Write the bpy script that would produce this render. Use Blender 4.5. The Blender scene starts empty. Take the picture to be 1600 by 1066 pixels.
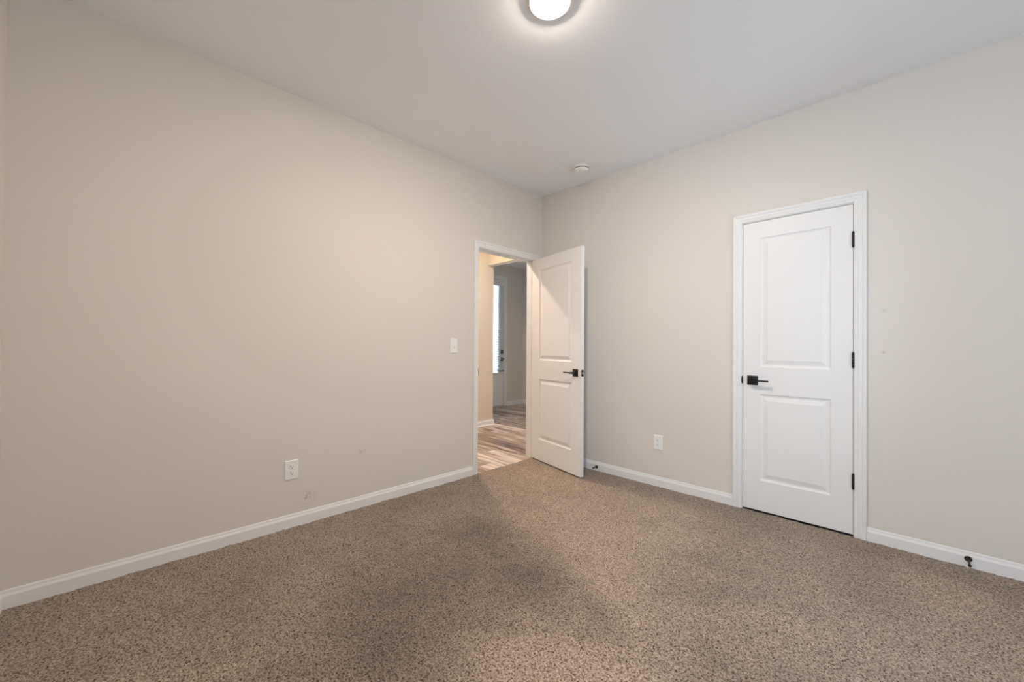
import bpy, bmesh, math, random
import numpy as np
from mathutils import Vector, Matrix

S = bpy.context.scene
C = S.collection
PI = math.pi

# ------------------------------------------------------------------ camera
yaw, pitch, roll = 0.78509296, 0.00698204, 0.00645745
fw = Vector((-math.sin(yaw)*math.cos(pitch), math.cos(yaw)*math.cos(pitch), math.sin(pitch)))
rt = Vector((math.cos(yaw), math.sin(yaw), 0))
up = rt.cross(fw)
r2 = rt*math.cos(roll) + up*math.sin(roll)
u2 = -rt*math.sin(roll) + up*math.cos(roll)
cd = bpy.data.cameras.new('camera')
cd.sensor_width = 36
cd.lens = 624.93685/1600*36
cd.shift_y = 5.278/1600
cd.clip_start = 0.03
cam = bpy.data.objects.new('camera', cd)
C.objects.link(cam)
M3 = Matrix((r2, u2, -fw)).transposed()
cam.matrix_world = Matrix.Translation((2.77817648, -3.21979359, 1.14608689)) @ M3.to_4x4()
S.camera = cam

# ------------------------------------------------------------------ world, exposure
W = bpy.data.worlds.new('sky')
S.world = W
W.use_nodes = True
bg = W.node_tree.nodes['Background']
bg.inputs[1].default_value = 1.0
SKY = (4.8, 6.2, 8.0)          # overcast sky
GROUND_FILL = (6.9, 8.8, 11.2)       # world below the horizon, brightened to lift the ceiling
_N, _L = W.node_tree.nodes, W.node_tree.links
_tc = _N.new('ShaderNodeTexCoord'); _sp = _N.new('ShaderNodeSeparateXYZ'); _mr = _N.new('ShaderNodeMapRange'); _mx = _N.new('ShaderNodeMix')
_mx.data_type = 'RGBA'; _mr.inputs['From Min'].default_value = -.05; _mr.inputs['From Max'].default_value = .05
_L.new(_tc.outputs['Generated'], _sp.inputs[0]); _L.new(_sp.outputs['Z'], _mr.inputs['Value']); _L.new(_mr.outputs['Result'], _mx.inputs['Factor'])
_mx.inputs['A'].default_value = (*GROUND_FILL, 1); _mx.inputs['B'].default_value = (*SKY, 1)
_L.new(_mx.outputs['Result'], bg.inputs[0])
S.view_settings.view_transform = 'Standard'
S.view_settings.look = 'None'
S.view_settings.gamma = 1
S.view_settings.use_curve_mapping = False
S.view_settings.exposure = 0.0
LAMP = 815.0          # bedroom disk light, radiance of the lens
LAMP_COL = (1.0, 0.855, 0.745)
HALL = 820.0          # hallway disk light
HALL_COL = (1.0, 0.82, 0.65)

def portal(loc, rot, sx, sy):
    l = bpy.data.lights.new('daylight', 'AREA')
    l.shape = 'RECTANGLE'; l.size = sx; l.size_y = sy
    l.cycles.is_portal = True
    o = bpy.data.objects.new('daylight', l); C.objects.link(o)
    o.location = loc; o.rotation_euler = rot
# bedroom window opening and the pane of the front door (both let the sky in)
WX0, WX1, WZ0, WZ1 = 2.78, 3.78, 0.06, 2.04     # tall glazed opening in the rear wall
VZ0, VZ1 = 0.60, 1.90                            # sill and head of the added side window
YF_ = 2.72
SY0, SY1 = -1.45, -0.85        # unseen window added in the side wall for extra daylight
portal(((WX0+WX1)/2, -3.72, (WZ0+WZ1)/2), (PI/2, 0, 0), WX1-WX0+.1, WZ1-WZ0+.1)
portal((4.02, (SY0+SY1)/2, (VZ0+VZ1)/2), (PI/2, 0, PI/2), SY1-SY0+.1, VZ1-VZ0+.1)
portal((-1.3, YF_+.17, 1.5), (-PI/2, 0, 0), .9, 1.3)  # unseen foyer window, added to brighten the foyer
portal((-2.99, 1.733, 1.49), (PI/2, 0, -PI/2), .7, 1.75)

# ------------------------------------------------------------------ materials
def newmat(name):
    m = bpy.data.materials.new(name); m.use_nodes = True
    return m, m.node_tree.nodes, m.node_tree.links, m.node_tree.nodes['Principled BSDF']
def node(N, t, **k):
    n = N.new(t)
    for a, v in k.items(): setattr(n, a, v)
    return n

def paint(name, col, rough=0.85, bump=0.02, scale=260, spots=(), var=0.012):
    m, N, L, P = newmat(name)
    P.inputs['Roughness'].default_value = rough
    P.inputs['Specular IOR Level'].default_value = 0.25
    tc = node(N, 'ShaderNodeNewGeometry')
    n1 = node(N, 'ShaderNodeTexNoise'); n1.inputs['Scale'].default_value = 1.7; n1.inputs['Detail'].default_value = 3
    L.new(tc.outputs['Position'], n1.inputs['Vector'])
    mr = node(N, 'ShaderNodeMapRange')
    mr.inputs['To Min'].default_value = 1-var; mr.inputs['To Max'].default_value = 1+var
    L.new(n1.outputs['Fac'], mr.inputs['Value'])
    mx = node(N, 'ShaderNodeMix', data_type='RGBA', blend_type='MULTIPLY')
    mx.inputs['Factor'].default_value = 1
    mx.inputs['A'].default_value = (*col, 1)
    L.new(mr.outputs['Result'], mx.inputs['B'])
    out = mx.outputs['Result']
    for (c, r, s, k) in spots:          # scuffs with a shape of their own
        vd = node(N, 'ShaderNodeVectorMath', operation='DISTANCE')
        nn = node(N, 'ShaderNodeTexNoise'); nn.inputs['Scale'].default_value = 40
        L.new(tc.outputs['Position'], nn.inputs['Vector'])
        L.new(tc.outputs['Position'], vd.inputs[0]); vd.inputs[1].default_value = c
        a = node(N, 'ShaderNodeMapRange'); a.inputs['From Min'].default_value = r; a.inputs['From Max'].default_value = 0
        L.new(vd.outputs['Value'], a.inputs['Value'])
        b = node(N, 'ShaderNodeMapRange'); b.inputs['From Min'].default_value = .45; b.inputs['From Max'].default_value = .62
        L.new(nn.outputs['Fac'], b.inputs['Value'])
        mu = node(N, 'ShaderNodeMath', operation='MULTIPLY'); L.new(a.outputs['Result'], mu.inputs[0]); L.new(b.outputs['Result'], mu.inputs[1])
        mu2 = node(N, 'ShaderNodeMath', operation='MULTIPLY'); L.new(mu.outputs[0], mu2.inputs[0]); mu2.inputs[1].default_value = k
        m2 = node(N, 'ShaderNodeMix', data_type='RGBA'); L.new(mu2.outputs[0], m2.inputs['Factor'])
        L.new(out, m2.inputs['A']); m2.inputs['B'].default_value = (*s, 1)
        out = m2.outputs['Result']
    L.new(out, P.inputs['Base Color'])
    if bump:
        n2 = node(N, 'ShaderNodeTexNoise'); n2.inputs['Scale'].default_value = scale; n2.inputs['Detail'].default_value = 2
        L.new(tc.outputs['Position'], n2.inputs['Vector'])
        bp = node(N, 'ShaderNodeBump'); bp.inputs['Strength'].default_value = bump*5; bp.inputs['Distance'].default_value = .0012
        L.new(n2.outputs['Fac'], bp.inputs['Height']); L.new(bp.outputs['Normal'], P.inputs['Normal'])
    return m

WALLC = (0.76, 0.708, 0.648)
m_wall = paint('wall_paint', WALLC, spots=[
    ((0, -2.31, .165), .06, (.30, .25, .21), .55),
    ((0, -1.95, .40), .03, (.35, .30, .26), .5),
    ((2.66, 0, 1.37), .018, (.50, .46, .42), .6),
    ((2.66, 0, 1.13), .014, (.35, .32, .30), .6)])
m_ceil = paint('ceiling_paint', (0.94, 0.945, 0.955), scale=180)
m_hall = paint('hallway_paint_lamp_tint', (0.76, 0.675, 0.56))  # wall colour tinted warmer, stands in for orange lamp light
m_trim = paint('trim_paint', (0.86, 0.85, 0.83), rough=0.38, bump=0, var=.004)
m_door = paint('door_paint', (0.87, 0.86, 0.845), rough=0.40, bump=.008, scale=500, var=.004)
m_plastic = paint('white_plastic', (0.90, 0.885, 0.86), rough=0.3, bump=0, var=.0)

def simple(name, col, rough=.5, metal=0, spec=.5):
    m, N, L, P = newmat(name)
    n = node(N, 'ShaderNodeTexNoise'); n.inputs['Scale'].default_value = 60
    mr = node(N, 'ShaderNodeMapRange'); mr.inputs['To Min'].default_value = rough*.9; mr.inputs['To Max'].default_value = min(1, rough*1.1)
    L.new(n.outputs['Fac'], mr.inputs['Value']); L.new(mr.outputs['Result'], P.inputs['Roughness'])
    P.inputs['Base Color'].default_value = (*col, 1)
    P.inputs['Metallic'].default_value = metal; P.inputs['Specular IOR Level'].default_value = spec
    return m
m_black = simple('black_metal', (.022, .021, .020), .38, .6)
m_slot = simple('dark_slot', (.05, .045, .04), .8)
m_gap = simple('dark_gap', (.02, .018, .016), .9)
m_steel = simple('satin_nickel', (.55, .53, .50), .35, 1)
m_alu = simple('threshold_metal', (.62, .62, .60), .35, .7)

def emis(name, col, st):
    m, N, L, P = newmat(name)
    P.inputs['Base Color'].default_value = (.9, .9, .88, 1)
    P.inputs['Emission Color'].default_value = (*col, 1)
    P.inputs['Emission Strength'].default_value = st
    return m
m_lens = emis('lit_lens', LAMP_COL, LAMP)
m_lens2 = emis('lit_hall_lens', HALL_COL, HALL)

def glass():
    m, N, L, P = newmat('window_glass')
    N.remove(P)
    t = node(N, 'ShaderNodeBsdfTransparent'); t.inputs[0].default_value = (.96, .98, .97, 1)
    g = node(N, 'ShaderNodeBsdfGlossy'); g.inputs['Roughness'].default_value = 0.02
    f = node(N, 'ShaderNodeFresnel'); f.inputs['IOR'].default_value = 1.45
    mx = node(N, 'ShaderNodeMixShader')
    L.new(f.outputs[0], mx.inputs[0]); L.new(t.outputs[0], mx.inputs[1]); L.new(g.outputs[0], mx.inputs[2])
    L.new(mx.outputs[0], N['Material Output'].inputs['Surface'])
    return m
m_glass = glass()

def slatmat():
    m, N, L, P = newmat('blind_slat')
    P.inputs['Base Color'].default_value = (.80, .80, .78, 1); P.inputs['Roughness'].default_value = .5
    tr = node(N, 'ShaderNodeBsdfTranslucent'); tr.inputs[0].default_value = (.8, .8, .78, 1)
    mx = node(N, 'ShaderNodeMixShader'); mx.inputs[0].default_value = .25
    L.new(P.outputs[0], mx.inputs[1]); L.new(tr.outputs[0], mx.inputs[2]); L.new(mx.outputs[0], N['Material Output'].inputs['Surface'])
    return m
m_slat = slatmat()

def carpetmat():
    m, N, L, P = newmat('carpet_pile')
    P.inputs['Roughness'].default_value = 1.0
    P.inputs['Specular IOR Level'].default_value = .05
    P.inputs['Sheen Weight'].default_value = .15
    P.inputs['Sheen Roughness'].default_value = .6
    g = node(N, 'ShaderNodeNewGeometry')
    def noise(sc, det=2, dist=0, vec=None):
        n = node(N, 'ShaderNodeTexNoise'); n.inputs['Scale'].default_value = sc; n.inputs['Detail'].default_value = det; n.inputs['Distortion'].default_value = dist
        L.new(vec or g.outputs['Position'], n.inputs['Vector']); return n.outputs['Fac']
    # yarn speckle
    r1 = node(N, 'ShaderNodeValToRGB')
    e = r1.color_ramp.elements
    e[0].position = .36; e[0].color = (.060, .036, .021, 1)
    e[1].position = .62; e[1].color = (.445, .368, .292, 1)
    x = e.new(.45); x.color = (.25, .193, .146, 1)
    L.new(noise(150, 3, .6), r1.inputs[0])
    # larger flecks
    r2_ = node(N, 'ShaderNodeMapRange'); r2_.inputs['From Min'].default_value = .35; r2_.inputs['From Max'].default_value = .65
    r2_.inputs['To Min'].default_value = .86; r2_.inputs['To Max'].default_value = 1.12
    L.new(noise(46, 3, .3), r2_.inputs['Value'])
    # lighter and darker carpet patches
    r3 = node(N, 'ShaderNodeAttribute', attribute_name='tone')
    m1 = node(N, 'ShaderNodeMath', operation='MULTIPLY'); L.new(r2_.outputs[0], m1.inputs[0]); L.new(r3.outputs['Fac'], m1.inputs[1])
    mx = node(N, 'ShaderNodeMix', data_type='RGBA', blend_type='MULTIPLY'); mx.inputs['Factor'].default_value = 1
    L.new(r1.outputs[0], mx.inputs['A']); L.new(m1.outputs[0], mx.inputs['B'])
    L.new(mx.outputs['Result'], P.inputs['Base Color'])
    bp = node(N, 'ShaderNodeBump'); bp.inputs['Strength'].default_value = .8; bp.inputs['Distance'].default_value = .004
    L.new(noise(240, 2, .4), bp.inputs['Height']); L.new(bp.outputs[0], P.inputs['Normal'])
    return m
m_carpet = carpetmat()

def woodmat():
    m, N, L, P = newmat('plank_floor')
    P.inputs['Roughness'].default_value = .38
    g = node(N, 'ShaderNodeNewGeometry')
    sp = node(N, 'ShaderNodeSeparateXYZ'); L.new(g.outputs['Position'], sp.inputs[0])
    pw, pl = .178, 1.22
    def math_(op, a, b=None):
        n = node(N, 'ShaderNodeMath', operation=op)
        for i, v in enumerate((a, b)):
            if v is None: continue
            if isinstance(v, (int, float)): n.inputs[i].default_value = v
            else: L.new(v, n.inputs[i])
        return n.outputs[0]
    yy = math_('DIVIDE', sp.outputs['Y'], pw); row = math_('FLOOR', yy)
    wn = node(N, 'ShaderNodeTexWhiteNoise', noise_dimensions='1D'); L.new(math_('ADD', row, 23.7), wn.inputs['W'])
    xx = math_('ADD', math_('DIVIDE', sp.outputs['X'], pl), wn.outputs['Value']); col = math_('FLOOR', xx)
    cmb = node(N, 'ShaderNodeCombineXYZ'); L.new(math_('ADD', row, 23.7), cmb.inputs[0]); L.new(col, cmb.inputs[1])
    wn2 = node(N, 'ShaderNodeTexWhiteNoise', noise_dimensions='3D'); L.new(cmb.outputs[0], wn2.inputs['Vector'])
    # grain stretched along X, offset per plank
    c2 = node(N, 'ShaderNodeCombineXYZ')
    L.new(math_('ADD', math_('MULTIPLY', sp.outputs['X'], 1.6), math_('MULTIPLY', wn2.outputs['Value'], 37.0)), c2.inputs[0])
    L.new(math_('MULTIPLY', sp.outputs['Y'], 22), c2.inputs[1])
    n1 = node(N, 'ShaderNodeTexNoise'); n1.inputs['Scale'].default_value = 1.0; n1.inputs['Detail'].default_value = 5; n1.inputs['Distortion'].default_value = .8
    L.new(c2.outputs[0], n1.inputs['Vector'])
    r = node(N, 'ShaderNodeValToRGB'); e = r.color_ramp.elements
    e[0].position = .32; e[0].color = (.115, .075, .055, 1)
    e[1].position = .68; e[1].color = (.82, .70, .60, 1)
    x = e.new(.48); x.color = (.40, .30, .235, 1)
    v = math_('ADD', n1.outputs['Fac'], math_('MULTIPLY', math_('SUBTRACT', wn2.outputs['Value'], .5), .22))
    L.new(v, r.inputs[0])
    fr = math_('FRACT', yy)
    seam = math_('LESS_THAN', fr, .012)
    seam2 = math_('LESS_THAN', math_('FRACT', xx), .0018)
    sm = math_('MAXIMUM', seam, seam2)
    mx = node(N, 'ShaderNodeMix', data_type='RGBA'); L.new(math_('MULTIPLY', sm, .6), mx.inputs['Factor'])
    L.new(r.outputs[0], mx.inputs['A']); mx.inputs['B'].default_value = (.06, .04, .03, 1)
    L.new(mx.outputs['Result'], P.inputs['Base Color'])
    return m
m_wood = woodmat()

# ------------------------------------------------------------------ mesh helpers
def box(bm, x0, x1, y0, y1, z0, z1, bev=0, seg=2):
    v = [bm.verts.new((x, y, z)) for x in (x0, x1) for y in (y0, y1) for z in (z0, z1)]
    fs = [(0, 1, 3, 2), (4, 6, 7, 5), (0, 4, 5, 1), (2, 3, 7, 6), (0, 2, 6, 4), (1, 5, 7, 3)]
    F = [bm.faces.new([v[i] for i in f]) for f in fs]
    if bev:
        ed = list({e for f in F for e in f.edges})
        bmesh.ops.bevel(bm, geom=ed, offset=bev, segments=seg, profile=.5, affect='EDGES')

def lathe(bm, prof, axis='z', c=(0, 0, 0), n=48):
    """prof: list of (radius, height) revolved about an axis through c"""
    rings = []
    for (r, h) in prof:
        ring = []
        if r < 1e-6:
            a = [(0, 0)]
        else:
            a = [(r*math.cos(2*PI*i/n), r*math.sin(2*PI*i/n)) for i in range(n)]
        for (p, q) in a:
            if axis == 'z': co = (c[0]+p, c[1]+q, c[2]+h)
            elif axis == 'y': co = (c[0]+p, c[1]+h, c[2]+q)
            else: co = (c[0]+h, c[1]+p, c[2]+q)
            ring.append(bm.verts.new(co))
        rings.append(ring)
    for A, B in zip(rings, rings[1:]):
        for i in range(n):
            j = (i+1) % n
            vs = []
            for v in (A[i % len(A)], A[j % len(A)], B[j % len(B)], B[i % len(B)]):
                if v not in vs: vs.append(v)
            if len(vs) > 2: bm.faces.new(vs)
    for ring in (rings[0], rings[-1]):
        if len(ring) > 2:
            try: bm.faces.new(ring)
            except ValueError: pass

def link(name, bm, mat, parent=None, smooth=False, kind=None):
    bmesh.ops.recalc_face_normals(bm, faces=bm.faces[:])
    me = bpy.data.meshes.new(name); bm.to_mesh(me); bm.free()
    me.materials.append(mat)
    if smooth:
        for p in me.polygons: p.use_smooth = True
        me.set_sharp_from_angle(angle=math.radians(38))
    o = bpy.data.objects.new(name, me); C.objects.link(o)
    if parent: o.parent = parent
    if kind: o['kind'] = kind
    return o

def thing(name, loc, label=None, cat=None, kind=None, rz=0, group=None):
    o = bpy.data.objects.new(name, None); C.objects.link(o)
    o.location = loc; o.rotation_euler = (0, 0, rz); o.empty_display_size = .1
    if label: o['label'] = label
    if cat: o['category'] = cat
    if kind: o['kind'] = kind
    if group: o['group'] = group
    return o

def struct(name, boxes, mat, label=None, cat=None):
    bm = bmesh.new()
    for b in boxes: box(bm, *b)
    o = link(name, bm, mat, kind='structure')
    if label: o['label'] = label
    if cat: o['category'] = cat
    return o

H = 2.743
YR = -3.555          # rear wall, just behind the camera
XS = 3.85            # side wall, right of the camera
T = .115
# ------------------------------------------------------------------ shell
DL0, DL1, DH = -.871, -.105, 2.046          # clear opening of the hall doorway (left wall)
CD0, CD1 = 1.9155, 2.5255                   # clear opening of the closet doorway
J = .019                                    # jamb thickness
struct('wall_left', [(-T, 0, YR-T, DL0-J, -.05, H), (-T, 0, DL1+J, T, -.05, H), (-T, 0, DL0-J, DL1+J, DH+J, H)], m_wall,
       'long plain beige bedroom wall with an outlet, a switch and the open doorway', 'wall')
struct('wall_right', [(0, CD0-J, 0, T, -.05, H), (CD1+J, XS+T, 0, T, -.05, H), (CD0-J, CD1+J, 0, T, DH+J, H)], m_wall,
       'pale bedroom wall that holds the closed closet door', 'wall')
struct('wall_rear', [(-T, WX0, YR-T, YR, -.05, H), (WX1, XS+T, YR-T, YR, -.05, H), (WX0, WX1, YR-T, YR, -.05, WZ0), (WX0, WX1, YR-T, YR, WZ1, H)], m_wall,
       'beige wall at the far left edge of the photo', 'wall')
struct('wall_side', [(XS, XS+T, YR, SY0, -.05, H), (XS, XS+T, SY1, 0, -.05, H), (XS, XS+T, SY0, SY1, -.05, VZ0), (XS, XS+T, SY0, SY1, VZ1, H)], m_wall)
# closet behind the closed door
struct('wall_closet', [(1.2, 3.2, .8, .85, -.05, H), (1.15, 1.2, T, .85, -.05, H), (3.2, 3.25, T, .85, -.05, H)], m_wall)
# hallway and foyer
XW, YH0, YH1, HZ = -1.62, .672, .787, 2.345
XF, YF = -2.86, 2.72
FD0, FD1, FDH = 1.273, 2.194, 2.450
struct('wall_hall', [(XW-T, XW, -3.1, YH1, -.05, H)], m_hall, 'warm lit hallway wall seen through the open doorway', 'wall')
struct('wall_hall_header', [(XW, -T, YH0, YH1, HZ, H)], m_hall, 'dropped header across the hallway above the foyer opening', 'wall')
struct('wall_foyer', [(XF-T, XF, YH0, FD0-J, -.05, H), (XF-T, XF, FD1+J, YF+T, -.05, H), (XF-T, XF, FD0-J, FD1+J, FDH+J, H)], m_wall,
       'shaded foyer wall around the front door', 'wall')
struct('wall_foyer_right', [(XF, -1.7, YF, YF+T, -.05, H), (-.9, 0, YF, YF+T, -.05, H), (-1.7, -.9, YF, YF+T, -.05, .9), (-1.7, -.9, YF, YF+T, 2.1, H)], m_wall, 'shaded foyer end wall right of the front door', 'wall')
struct('wall_foyer_left', [(XF, XW-T, YH0, YH1, -.05, H)], m_wall)
struct('wall_hall_end', [(XW-T, -T, -3.2, -3.1, -.05, H)], m_wall)
struct('wall_hall_right', [(-T, 0, T, YF, -.05, H)], m_wall)
struct('ceiling', [(0, XS+T, YR-T, T, H, H+.1)], m_ceil, 'smooth off-white bedroom ceiling', 'ceiling')
struct('ceiling', [(XF-T, 0, -3.2, YF+T, H, H+.1)], m_ceil, 'shaded hallway and foyer ceiling beyond the doorway', 'ceiling')
struct('ceiling', [(0, 3.3, T, .9, H, H+.1)], m_ceil)
struct('floor', [(XF-T, -.004, -3.2, YF+T, -.06, -.004)], m_wood, 'brown and grey wood plank floor of the hallway', 'floor')
struct('floor', [(0, XS+T, -.001, .9, -.06, -.006)], m_carpet)

# carpet: a fine pile surface
def carpet():
    st = .005
    xs = np.arange(-.004, XS+st, st); ys = np.arange(YR, .0+st*.5, st)
    nx, ny = len(xs), len(ys)
    rng = np.random.default_rng(7)
    def blur(a, k):
        for _ in range(k):
            a = (a*2 + np.roll(a, 1, 0) + np.roll(a, -1, 0))/4
            a = (a*2 + np.roll(a, 1, 1) + np.roll(a, -1, 1))/4
        return a/a.std()
    h = blur(rng.standard_normal((nx, ny)), 1)*.0011 + blur(rng.standard_normal((nx, ny)), 10)*.0007
    h += blur(rng.standard_normal((nx, ny)), 120)*.0006
    h = np.clip(h, -.006, .004) - .0005
    X, Y = np.meshgrid(xs, ys, indexing='ij')
    X = X + rng.uniform(-1, 1, X.shape)*st*.2; Y = Y + rng.uniform(-1, 1, Y.shape)*st*.2
    co = np.stack([X, Y, h], -1).reshape(-1, 3).astype(np.float32)
    i, j = np.meshgrid(np.arange(nx-1), np.arange(ny-1), indexing='ij')
    a = (i*ny + j).ravel()
    quads = np.stack([a, a+ny, a+ny+1, a+1], -1).astype(np.int32)
    me = bpy.data.meshes.new('floor')
    me.vertices.add(len(co)); me.vertices.foreach_set('co', co.ravel())
    me.loops.add(quads.size); me.loops.foreach_set('vertex_index', quads.ravel())
    me.polygons.add(len(quads)); me.polygons.foreach_set('loop_start', np.arange(0, quads.size, 4, dtype=np.int32))
    me.polygons.foreach_set('loop_total', np.full(len(quads), 4, dtype=np.int32))
    me.update(calc_edges=True); me.validate()
    me.polygons.foreach_set('use_smooth', np.ones(len(quads), dtype=bool))
    # carpet tone: noise plus hand-placed lighter and darker patches, one soft edge
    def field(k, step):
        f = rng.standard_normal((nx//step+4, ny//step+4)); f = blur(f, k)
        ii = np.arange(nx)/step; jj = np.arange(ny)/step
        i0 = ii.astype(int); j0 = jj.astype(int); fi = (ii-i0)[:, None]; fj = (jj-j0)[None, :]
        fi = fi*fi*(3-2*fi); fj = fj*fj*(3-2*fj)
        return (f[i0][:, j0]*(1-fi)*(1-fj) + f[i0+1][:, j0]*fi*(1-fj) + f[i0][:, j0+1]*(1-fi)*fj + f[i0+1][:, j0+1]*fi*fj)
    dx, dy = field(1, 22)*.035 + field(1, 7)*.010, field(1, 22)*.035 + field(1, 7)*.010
    tone = 1 + .045*field(2, 24) + .035*field(1, 9) + .02*field(1, 4)
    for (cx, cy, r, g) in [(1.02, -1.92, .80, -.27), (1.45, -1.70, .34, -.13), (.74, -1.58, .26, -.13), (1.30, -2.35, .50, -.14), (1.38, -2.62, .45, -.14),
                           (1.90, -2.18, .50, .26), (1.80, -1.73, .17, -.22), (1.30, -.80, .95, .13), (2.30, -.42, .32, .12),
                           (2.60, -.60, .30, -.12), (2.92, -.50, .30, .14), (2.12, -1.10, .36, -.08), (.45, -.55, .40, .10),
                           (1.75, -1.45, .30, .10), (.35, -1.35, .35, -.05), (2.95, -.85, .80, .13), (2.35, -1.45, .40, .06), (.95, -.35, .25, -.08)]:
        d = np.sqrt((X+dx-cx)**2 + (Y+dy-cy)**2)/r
        w = np.clip((1-d)/.75, 0, 1); tone += g*w*w*(3-2*w)
    e = np.clip((X+dx*.6-1.62)/.07, 0, 1)*np.clip((-1.86-Y-dy)/.12, 0, 1); tone += .12*e
    at = me.attributes.new('tone', 'FLOAT', 'POINT'); at.data.foreach_set('value', tone.ravel().astype(np.float32))
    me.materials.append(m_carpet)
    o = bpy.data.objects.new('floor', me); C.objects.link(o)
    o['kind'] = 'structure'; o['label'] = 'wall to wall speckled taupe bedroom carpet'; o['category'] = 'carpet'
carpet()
struct('floor', [(.002, XS, YR, 0, -.08, -.02)], m_gap)

# ------------------------------------------------------------------ baseboards
BP = [(0, 0), (.013, 0), (.013, .058), (.0115, .062), (.0075, .070), (.0065, .078), (.004, .083), (0, .083)]
def baseboard(name, axis, wallpos, side, a0, a1, label=None, z0=-.003, shoe=False):
    """axis: 'x' runs along x on wall y=wallpos; side: +1/-1 way it sticks out"""
    bm = bmesh.new()
    def sweep(prof, a0, a1):
        rings = []
        for a in (a0, a1):
            ring = []
            for (d, z) in prof:
                o_ = wallpos + side*d
                ring.append(bm.verts.new((a, o_, z+z0) if axis == 'x' else (o_, a, z+z0)))
            rings.append(ring)
        n = len(prof)
        for i in range(n):
            bm.faces.new([rings[0][i], rings[0][(i+1) % n], rings[1][(i+1) % n], rings[1][i]])
        bm.faces.new(rings[0]); bm.faces.new(rings[1])
    sweep(BP, a0, a1)
    if shoe: sweep([(.013, 0), (.026, 0), (.0245, .008), (.018, .015), (.013, .016)], a0, a1)
    o = link(name, bm, m_trim, kind='structure')
    if label: o['label'] = label; o['category'] = 'baseboard'
    return o
CW = .057; RV = .005
baseboard('baseboard_left', 'y', 0, 1, YR, DL0-RV-CW, 'white baseboard along the long left wall')
baseboard('baseboard_right', 'x', 0, -1, .013, CD0-RV-CW, 'white baseboard between the open door and the closet door')
baseboard('baseboard_right', 'x', 0, -1, CD1+RV+CW, XS, 'white baseboard right of the closet door')
baseboard('baseboard_rear', 'x', YR, 1, .013, WX0-.06, 'short end of white baseboard at the left edge of the photo')
baseboard('baseboard_hall', 'y', XW, 1, -3.1, YH1+.013, 'warm lit white baseboard of the hallway wall', shoe=True)
baseboard('baseboard_foyer', 'y', XF, 1, FD1+RV+.070, YF, 'white baseboard right of the front door', shoe=True)
baseboard('baseboard_foyer', 'x', YF, -1, XF+.02, 0, 'white baseboard of the foyer end wall', shoe=True)

# ------------------------------------------------------------------ casings and jambs
CP = [(0, 0), (0, .0075), (.002, .0095), (.015, .0105), (.0175, .0125), (.020, .0135), (.028, .0135), (.031, .0115), (.036, .0115),
      (.040, .0150), (.044, .0165), (.053, .0165), (.0565, .0140), (.057, 0)]
def casing(name, axis, wallpos, side, a0, a1, zt, label, w=.057, z0=-.003):
    bm = bmesh.new(); k = w/.057
    cols = []
    for (u, v) in CP:
        u *= k
        pts = [(a0-u, z0), (a0-u, zt+u), (a1+u, zt+u), (a1+u, z0)]
        cols.append([bm.verts.new((a, wallpos+side*v, z) if axis == 'x' else (wallpos+side*v, a, z)) for a, z in pts])
    n = len(cols)
    for i in range(n):
        A, B = cols[i], cols[(i+1) % n]
        for s in range(3):
            bm.faces.new([A[s], A[s+1], B[s+1], B[s]])
    bm.faces.new([c[0] for c in cols]); bm.faces.new([c[3] for c in cols])
    o = link(name, bm, m_trim, kind='structure')
    o['label'] = label; o['category'] = 'door casing'
    return o
def jamb(name, axis, p0, p1, a0, a1, zt, stop0, stop1, label=None, mat=None):
    """lining of an opening; p0..p1 through the wall; stop strips between stop0..stop1"""
    bm = bmesh.new()
    def b(aa, bb, q0, q1, z0, z1):
        if axis == 'x': box(bm, aa, bb, q0, q1, z0, z1)
        else: box(bm, q0, q1, aa, bb, z0, z1)
    b(a0-J, a0, p0, p1, -.003, zt+J); b(a1, a1+J, p0, p1, -.003, zt+J); b(a0, a1, p0, p1, zt, zt+J)
    s = .011
    b(a0, a0+s, stop0, stop1, -.003, zt-s); b(a1-s, a1, stop0, stop1, -.003, zt-s); b(a0, a1, stop0, stop1, zt-s, zt)
    o = link(name, bm, mat or m_trim, kind='structure')
    if label: o['label'] = label; o['category'] = 'door jamb'
    return o
casing('trim_1', 'y', 0, 1, DL0-RV, DL1+RV, DH+RV, 'white molded casing around the open doorway')
casing('trim_2', 'x', 0, -1, CD0-RV, CD1+RV, DH+RV, 'white molded casing around the closet door')
casing('trim_3', 'y', -T, -1, DL0-RV, DL1+RV, DH+RV, 'white casing on the hallway side of the doorway')
casing('trim_4', 'y', XF, 1, FD0-RV, FD1+RV, FDH+RV, 'white casing around the front door', w=.070)
jamb('trim_5', 'y', -T-.001, .001, DL0, DL1, DH, -.072, -.038, 'white jamb with door stop in the open doorway')
jamb('trim_6', 'x', -.001, T+.001, CD0, CD1, DH, .038, .072, 'white jamb around the closet door')
jamb('trim_7', 'y', XF-T-.001, XF+.001, FD0, FD1, FDH, XF-.09, XF-.047, 'white jamb around the front door')

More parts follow.
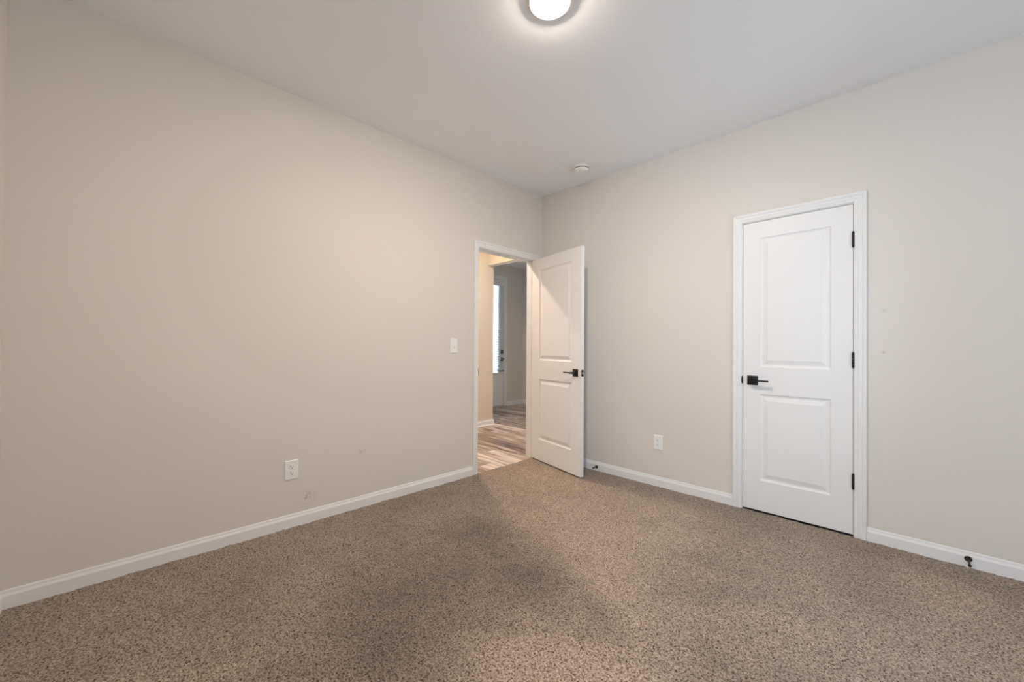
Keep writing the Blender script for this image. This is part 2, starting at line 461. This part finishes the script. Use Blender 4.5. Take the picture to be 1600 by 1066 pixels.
# ------------------------------------------------------------------ doors
def slab(bm, w, h, t, panels, holes=()):
    """molded slab, x 0..w, y 0 (front) .. t (back), z 0..h; panels and holes: (x0,x1,z0,z1)"""
    steps = [(0, 0), (.004, .0035), (.009, .0065), (.016, .0080), (.021, .0080), (.024, .0070), (.043, .0022), (.046, .0010), (.047, .0000)]
    allr = list(panels)+list(holes)
    xs = sorted({0, w, *[a for r in allr for a in r[:2]]}); zs = sorted({0, h, *[a for r in allr for a in r[2:]]})
    for y, sg in ((0, 1), (t, -1)):
        grid = {}
        def gv(x, z):
            if (x, z) not in grid: grid[(x, z)] = bm.verts.new((x, y, z))
            return grid[(x, z)]
        for xa, xb in zip(xs, xs[1:]):
            for za, zb in zip(zs, zs[1:]):
                hit = None
                for r in panels:
                    if xa >= r[0]-1e-9 and xb <= r[1]+1e-9 and za >= r[2]-1e-9 and zb <= r[3]+1e-9: hit = r
                hole = any(xa >= r[0]-1e-9 and xb <= r[1]+1e-9 and za >= r[2]-1e-9 and zb <= r[3]+1e-9 for r in holes)
                if hole: continue
                ring = [gv(xa, za), gv(xb, za), gv(xb, zb), gv(xa, zb)]
                if hit is None:
                    bm.faces.new(ring); continue
                for (u, d) in steps[1:]:
                    nr = [bm.verts.new((a, y+sg*d, b)) for a, b in ((xa+u, za+u), (xb-u, za+u), (xb-u, zb-u), (xa+u, zb-u))]
                    for i in range(4):
                        bm.faces.new([ring[i], ring[(i+1) % 4], nr[(i+1) % 4], nr[i]])
                    ring = nr
                bm.faces.new(ring)
    for r in holes:
        q = [(r[0], r[2]), (r[1], r[2]), (r[1], r[3]), (r[0], r[3])]
        for i in range(4):
            (a, b), (c, d) = q[i], q[(i+1) % 4]
            bm.faces.new([bm.verts.new(v) for v in ((a, 0, b), (c, 0, d), (c, t, d), (a, t, b))])
    q = [(0, 0), (w, 0), (w, h), (0, h)]
    for i in range(4):
        (a, b), (c, d) = q[i], q[(i+1) % 4]
        bm.faces.new([bm.verts.new(v) for v in ((a, 0, b), (c, 0, d), (c, t, d), (a, t, b))])
    bmesh.ops.remove_doubles(bm, verts=bm.verts[:], dist=1e-5)

def lever(root, x, z, y, s, ld):
    """door handle on face y; s=-1 sticks out to -y; ld: lever points to +x or -x"""
    def yb(a, b): return (min(y+s*a, y+s*b), max(y+s*a, y+s*b))
    bm = bmesh.new(); y0, y1 = yb(0, .008); box(bm, x-.033, x+.033, y0, y1, z-.033, z+.033, .0015)
    ros = link('door_handle', bm, m_black, root, smooth=True); ros['label'] = 'black square rosette'
    bm = bmesh.new()
    prof = [(0, .006), (.0135, .006), (.0135, .014), (.0095, .020), (.0095, .044), (.011, .050), (0, .050)]
    lathe(bm, [(r, s*h) for r, h in prof], 'y', (x, y, z), 32)
    # tapered flat lever
    stn = [(-.012, .0075, .040, .058), (.010, .0075, .040, .058), (.030, .0055, .043, .058), (.070, .0050, .045, .058), (.107, .0050, .046, .058)]
    rings = []
    for (u, hz, a, b) in stn:
        rings.append([bm.verts.new((x+ld*u, y+s*q, z+k)) for q, k in ((a, -hz), (b, -hz), (b, hz), (a, hz))])
    for A, B in zip(rings, rings[1:]):
        for i in range(4): bm.faces.new([A[i], A[(i+1) % 4], B[(i+1) % 4], B[i]])
    bm.faces.new(rings[0]); bm.faces.new(rings[-1])
    link('lever', bm, m_black, ros, smooth=True)

def hinge(root, x, y, z, leafdir):
    """knuckle at (x,y), leaf plate running to +y between slab and jamb"""
    bm = bmesh.new()
    for k in range(5):
        z0 = z-.045+k*.018
        lathe(bm, [(0, z0+.0004), (.0062, z0+.0004), (.0066, z0+.0010), (.0066, z0+.0170), (.0062, z0+.0176), (0, z0+.0176)], 'z', (x, y, 0), 20)
    lathe(bm, [(0, z+.045), (.0050, z+.045), (.0050, z+.047), (.0035, z+.0495), (0, z+.050)], 'z', (x, y, 0), 20)
    lathe(bm, [(0, z-.050), (.0035, z-.0495), (.0050, z-.047), (.0050, z-.045), (0, z-.045)], 'z', (x, y, 0), 20)
    box(bm, x-.0012, x+.0012, min(y, y+leafdir*.036), max(y, y+leafdir*.036), z-.045, z+.045)
    link('hinge', bm, m_black, root, smooth=True)

PZ = [(.210, .816), (1.005, 1.916)]          # panel heights above the slab's bottom
# open bedroom door
d1 = thing('door_1', (0.0, -.107, .012), 'white two panel door standing open into the room from the hallway doorway', 'door', 'structure', rz=math.radians(76.5-90))
bm = bmesh.new(); slab(bm, .762, 2.030, .035, [(.128, .634, a, b) for a, b in PZ])
bmesh.ops.translate(bm, vec=(0, -.035, 0), verts=bm.verts[:])
link('door_slab', bm, m_door, d1)
lever(d1, .692, .910, -.035, -1, -1)
lever(d1, .692, .910, 0, 1, -1)
bm = bmesh.new(); box(bm, .7615, .7632, -.030, -.005, .881, .939, .0007)
lp = link('latch_plate', bm, m_black, d1); lp['label'] = 'black latch plate in the door edge'
bm = bmesh.new(); box(bm, .760, .772, -.0245, -.0105, .901, .919, .002)
link('latch_bolt', bm, m_steel, lp)
for z in (.325, 1.07, 1.81): hinge(d1, -.001, .005, z, -1)

# closed closet door
d2 = thing('door_2', (1.918, .0005, .012), 'closed white two panel closet door with black lever and hinges', 'door', 'structure')
bm = bmesh.new(); slab(bm, .605, 2.030, .035, [(.104, .499, a, b) for a, b in PZ])
link('door_slab', bm, m_door, d2)
lever(d2, .061, .910, 0, -1, 1)
for z in (.325, 1.068, 1.810): hinge(d2, .6062, -.0075, z, 1)
bm = bmesh.new(); lathe(bm, [(0, -.004), (.026, -.004), (.028, 0), (.026, .004), (0, .004)], 'x', (0, 0, 0), 32)
for v in bm.verts: v.co.y = v.co.y*.42
sp = link('strike_plate', bm, m_black, d2, smooth=True); sp.location = (-.0045, -.003, .911)

# strike plate on the doorway's left jamb
bm = bmesh.new(); box(bm, -.040, .004, -.0012, .0012, -.029, .029, .0005)
s = link('strike_plate', bm, m_black); s.location = (0, DL0+.0012, .922)
s['label'] = 'small dark strike plate on the left jamb of the open doorway'; s['category'] = 'strike plate'

# front door seen through the hallway
d3 = thing('door_3', (XF, FD0+.003, .022), 'white front door with glass and blinds at the far side of the foyer', 'door', 'structure', rz=PI/2)
bm = bmesh.new(); slab(bm, .914, 2.424, .044, [(.175, .739, .175, .545)], [(.145, .769, .630, 2.305)])
link('door_slab', bm, m_door, d3)
bm = bmesh.new(); box(bm, .145, .769, .018, .026, .630, 2.305)
link('glass_pane', bm, m_glass, d3)
bm = bmesh.new()                          # moulding round the glass
for (a, b, c, d) in ((.125, .145, .61, 2.325), (.769, .789, .61, 2.325), (.145, .769, .61, .630), (.145, .769, 2.305, 2.325)):
    box(bm, a, b, -.008, 0, c, d, .002)
link('glass_frame', bm, m_trim, d3)
bm = bmesh.new()
ns = 35
for k in range(ns):
    z = .715 + (2.285-.715)*k/(ns-1)
    t = math.radians(12)
    rr = [[bm.verts.new((x, -.035 + q*math.cos(t)*.024, z + q*math.sin(t)*.024 + (1-q*q)*.002 + e)) for q in (-1, -.5, 0, .5, 1) for e in (0,)] for x in (.055, .862)]
    for i in range(4): bm.faces.new([rr[0][i], rr[0][i+1], rr[1][i+1], rr[1][i]])
bl = link('window_blind', bm, m_slat, d3); bl['label'] = 'white horizontal slat blind'
mod = bl.modifiers.new('thick', 'SOLIDIFY'); mod.thickness = .0022
bm = bmesh.new(); box(bm, .050, .868, -.062, -.008, 2.300, 2.355, .003); link('head_rail', bm, m_trim, bl)
bm = bmesh.new(); box(bm, .055, .865, -.060, -.012, .683, .700, .003); link('bottom_rail', bm, m_trim, bl)
bm = bmesh.new()
for x in (.15, .46, .77): box(bm, x-.001, x+.001, -.062, -.061, .69, 2.31)
link('cord', bm, m_trim, bl)
bm = bmesh.new(); box(bm, .052, .868, -.068, -.010, .664, .671, .002); lathe(bm, [(0, -.006), (.011, -.006), (.011, .006), (0, .006)], 'x', (.872, -.04, .667), 20)
link('hold_down_bracket', bm, m_black, bl)
for z, nm in ((1.035, 'deadbolt'), (.890, 'door_knob')):
    bm = bmesh.new(); box(bm, .832-.0, .890, -.012, 0, z-.031, z+.031, .002)
    lathe(bm, [(0, -.040), (.016, -.038), (.018, -.030), (.012, -.012), (0, -.010)], 'y', (.861, 0, z), 20)
    link(nm, bm, m_black, d3, smooth=True)
bm = bmesh.new(); box(bm, .9145, .918, -.010, .030, .868, .915); link('latch_plate', bm, m_black, d3)
struct('trim_8', [(XF-.13, XF+.012, FD0, FD1, -.004, .018)], m_alu, 'pale metal threshold under the front door', 'threshold')

# ------------------------------------------------------------------ rear bedroom window, and two windows added out of view
def window(name, loc, rz, hw, hh):
    w1 = thing(name, loc, None, None, 'structure', rz=rz)
    bm = bmesh.new()
    for b in ((-hw, -hw+.04, 0, hh), (hw-.04, hw, 0, hh), (-hw+.04, hw-.04, 0, .04), (-hw+.04, hw-.04, hh-.04, hh), (-.02, .02, .04, hh-.04)):
        box(bm, b[0], b[1], -.05, .02, b[2], b[3], .003)
    link('window_frame', bm, m_trim, w1)
    for sx in (-1, 1):
        a, b = sorted((sx*.02, sx*(hw-.04)))
        bm = bmesh.new()
        box(bm, a, b, -.03, 0, hh/2-.02, hh/2+.02, .002); link('window_sash', bm, m_trim, w1)
        bm = bmesh.new(); box(bm, a, b, -.018, -.012, .04, hh-.04); link('window_pane', bm, m_glass, w1)
    bm = bmesh.new(); box(bm, -hw-.04, hw+.04, .0, T/2+.04, -.025, 0, .004); link('window_sill', bm, m_trim, w1)
window('window_1', ((WX0+WX1)/2, YR-T/2, WZ0), 0, (WX1-WX0)/2, WZ1-WZ0)
window('fill_window_2', (XS+T/2, (SY0+SY1)/2, VZ0), -PI/2, (SY1-SY0)/2, VZ1-VZ0)  # added out of view, more cool daylight on ceiling and walls
window('fill_window_3', (-1.3, YF+T/2, .9), PI, .4, 1.2)  # added out of view to light the foyer

# ------------------------------------------------------------------ things on ceiling and walls
def disk_light(name, loc, lens_mat, label):
    r = thing(name, loc, label, 'ceiling light')
    bm = bmesh.new()
    lathe(bm, [(.0660, -.0080), (.0935, -.0088), (.0965, -.0076), (.098, 0)], 'z', (0, 0, 0), 128)
    link('trim_ring', bm, m_plastic, r)
    bm = bmesh.new()
    lathe(bm, [(.0660, -.0080), (.0645, -.0112), (.060, -.0142), (.048, -.0178), (.028, -.0203), (0, -.0210)], 'z', (0, 0, 0), 64)
    link('lamp_lens', bm, lens_mat, r, smooth=True)
    return r
disk_light('ceiling_light', (1.598, -1.806, H), m_lens, 'round white disk light, lit, on the bedroom ceiling')
disk_light('ceiling_light', (-.84, -.42, H), m_lens2, 'round warm disk light on the hallway ceiling beyond the doorway')

sd = thing('smoke_detector', (.712, -.300, H), 'round white smoke detector on the ceiling near the corner', 'smoke detector')
bm = bmesh.new(); lathe(bm, [(0, 0), (.068, 0), (.071, -.004), (.071, -.014), (.068, -.017), (.060, -.017), (0, -.017)], 'z', (0, 0, 0), 56)
link('mounting_base', bm, m_plastic, sd, smooth=True)
bm = bmesh.new(); lathe(bm, [(.058, -.016), (.058, -.024), (0, -.024)], 'z', (0, 0, 0), 56)
link('vent_gap', bm, m_slot, sd)
bm = bmesh.new(); lathe(bm, [(0, -.0235), (.063, -.0235), (.065, -.026), (.063, -.033), (.052, -.043), (.035, -.048), (0, -.049)], 'z', (0, 0, 0), 56)
link('cover', bm, m_plastic, sd, smooth=True)
bm = bmesh.new(); lathe(bm, [(0, -.048), (.013, -.048), (.013, -.0515), (.010, -.053), (0, -.053)], 'z', (.012, -.028, .002), 28)
link('test_button', bm, m_plastic, sd, smooth=True)

def plate(bm, w, h):
    """wall plate, local: x width, z height, sticks out to -y"""
    r0 = [bm.verts.new((x, 0, z)) for x, z in ((-w/2, -h/2), (w/2, -h/2), (w/2, h/2), (-w/2, h/2))]
    prev = r0
    for (i, d) in ((0, .0025), (.001, .0040), (.0035, .0058), (.006, .0064)):
        nr = [bm.verts.new((x, -d, z)) for x, z in ((-w/2+i, -h/2+i), (w/2-i, -h/2+i), (w/2-i, h/2-i), (-w/2+i, h/2-i))]
        for k in range(4): bm.faces.new([prev[k], prev[(k+1) % 4], nr[(k+1) % 4], nr[k]])
        prev = nr
    bm.faces.new(prev); bm.faces.new(r0)

def outlet(loc, rz, label):
    r = thing('wall_outlet', loc, label, 'wall outlet', rz=rz)
    bm = bmesh.new(); plate(bm, .078, .123); link('cover_plate', bm, m_plastic, r)
    for dz in (.0195, -.0195):
        bm = bmesh.new()
        n = 28; pts = []
        for i in range(n):                       # round face with flattened top and bottom
            a = 2*PI*i/n; pts.append((.0172*math.cos(a), max(-.0142, min(.0142, .0172*math.sin(a)))))
        A = [bm.verts.new((x, -.0062, z)) for x, z in pts]; B = [bm.verts.new((x, -.0078, z)) for x, z in pts]
        Cc = [bm.verts.new((x*.94, -.0084, z*.94)) for x, z in pts]
        for P_, Q in ((A, B), (B, Cc)):
            for i in range(n): bm.faces.new([P_[i], P_[(i+1) % n], Q[(i+1) % n], Q[i]])
        bm.faces.new(Cc)
        rc = link('receptacle', bm, m_plastic, r); rc.location = (0, 0, dz)
        bm = bmesh.new()
        box(bm, -.0078, -.0052, -.0088, -.0080, .0005, .0095); box(bm, .0052, .0074, -.0088, -.0080, .0010, .0088)
        lathe(bm, [(0, -.0088), (.0030, -.0088), (.0030, -.0080), (0, -.0080)], 'y', (0, 0, -.0065), 16)
        link('slots', bm, m_slot, rc)
    bm = bmesh.new(); lathe(bm, [(0, -.0078), (.0022, -.0076), (.0030, -.0066), (.0030, -.006)], 'y', (0, 0, 0), 16)
    link('screw', bm, m_plastic, r, smooth=True)
outlet((.0, -2.409, .360), PI/2, 'white duplex outlet low on the long left wall')
outlet((1.285, 0, .361), 0, 'white duplex outlet low on the wall between the two doors')

sw = thing('light_switch', (0, -1.147, 1.153), 'white toggle light switch left of the open doorway', 'light switch', rz=PI/2)
bm = bmesh.new(); plate(bm, .075, .125); link('cover_plate', bm, m_plastic, sw)
bm = bmesh.new()
box(bm, -.0055, .0055, -.0074, -.0060, -.0125, .0125, .0004)
link('toggle_frame', bm, m_plastic, sw)
bm = bmesh.new(); box(bm, -.0042, .0042, -.019, -.004, -.004, .004, .0012)
bmesh.ops.rotate(bm, cent=(0, 0, 0), matrix=Matrix.Rotation(math.radians(28), 3, 'X'), verts=bm.verts[:])
link('toggle', bm, m_plastic, sw, smooth=True)

def stop(loc, label, ln, tilt):
    r = thing('door_stop', loc, label, 'door stop')
    def place(o): o.rotation_euler = (tilt, 0, 0)
    bm = bmesh.new(); lathe(bm, [(0, 0), (.0145, 0), (.0145, -.003), (.011, -.006), (.0065, -.010), (.0055, -.014), (0, -.014)], 'y', (0, 0, 0), 32)
    link('base', bm, m_black, r, smooth=True)
    bm = bmesh.new(); lathe(bm, [(0, -.010), (.0050, -.010), (.0044, -.018), (.0044, -ln+.020), (.0060, -ln+.014), (0, -ln+.013)], 'y', (0, 0, 0), 24)
    place(link('rod', bm, m_black, r, smooth=True))
    bm = bmesh.new(); lathe(bm, [(0, -ln+.016), (.0060, -ln+.016), (.0064, -ln+.012), (.0064, -ln+.003), (.0052, -ln), (0, -ln)], 'y', (0, 0, 0), 24)
    place(link('rubber_tip', bm, m_gap, r, smooth=True))
stop((.700, -.0130, .036), 'black door stop on the baseboard beside the open door', .066, 0)
stop((2.989, -.0130, .044), 'black door stop on the baseboard right of the closet', .085, .10)
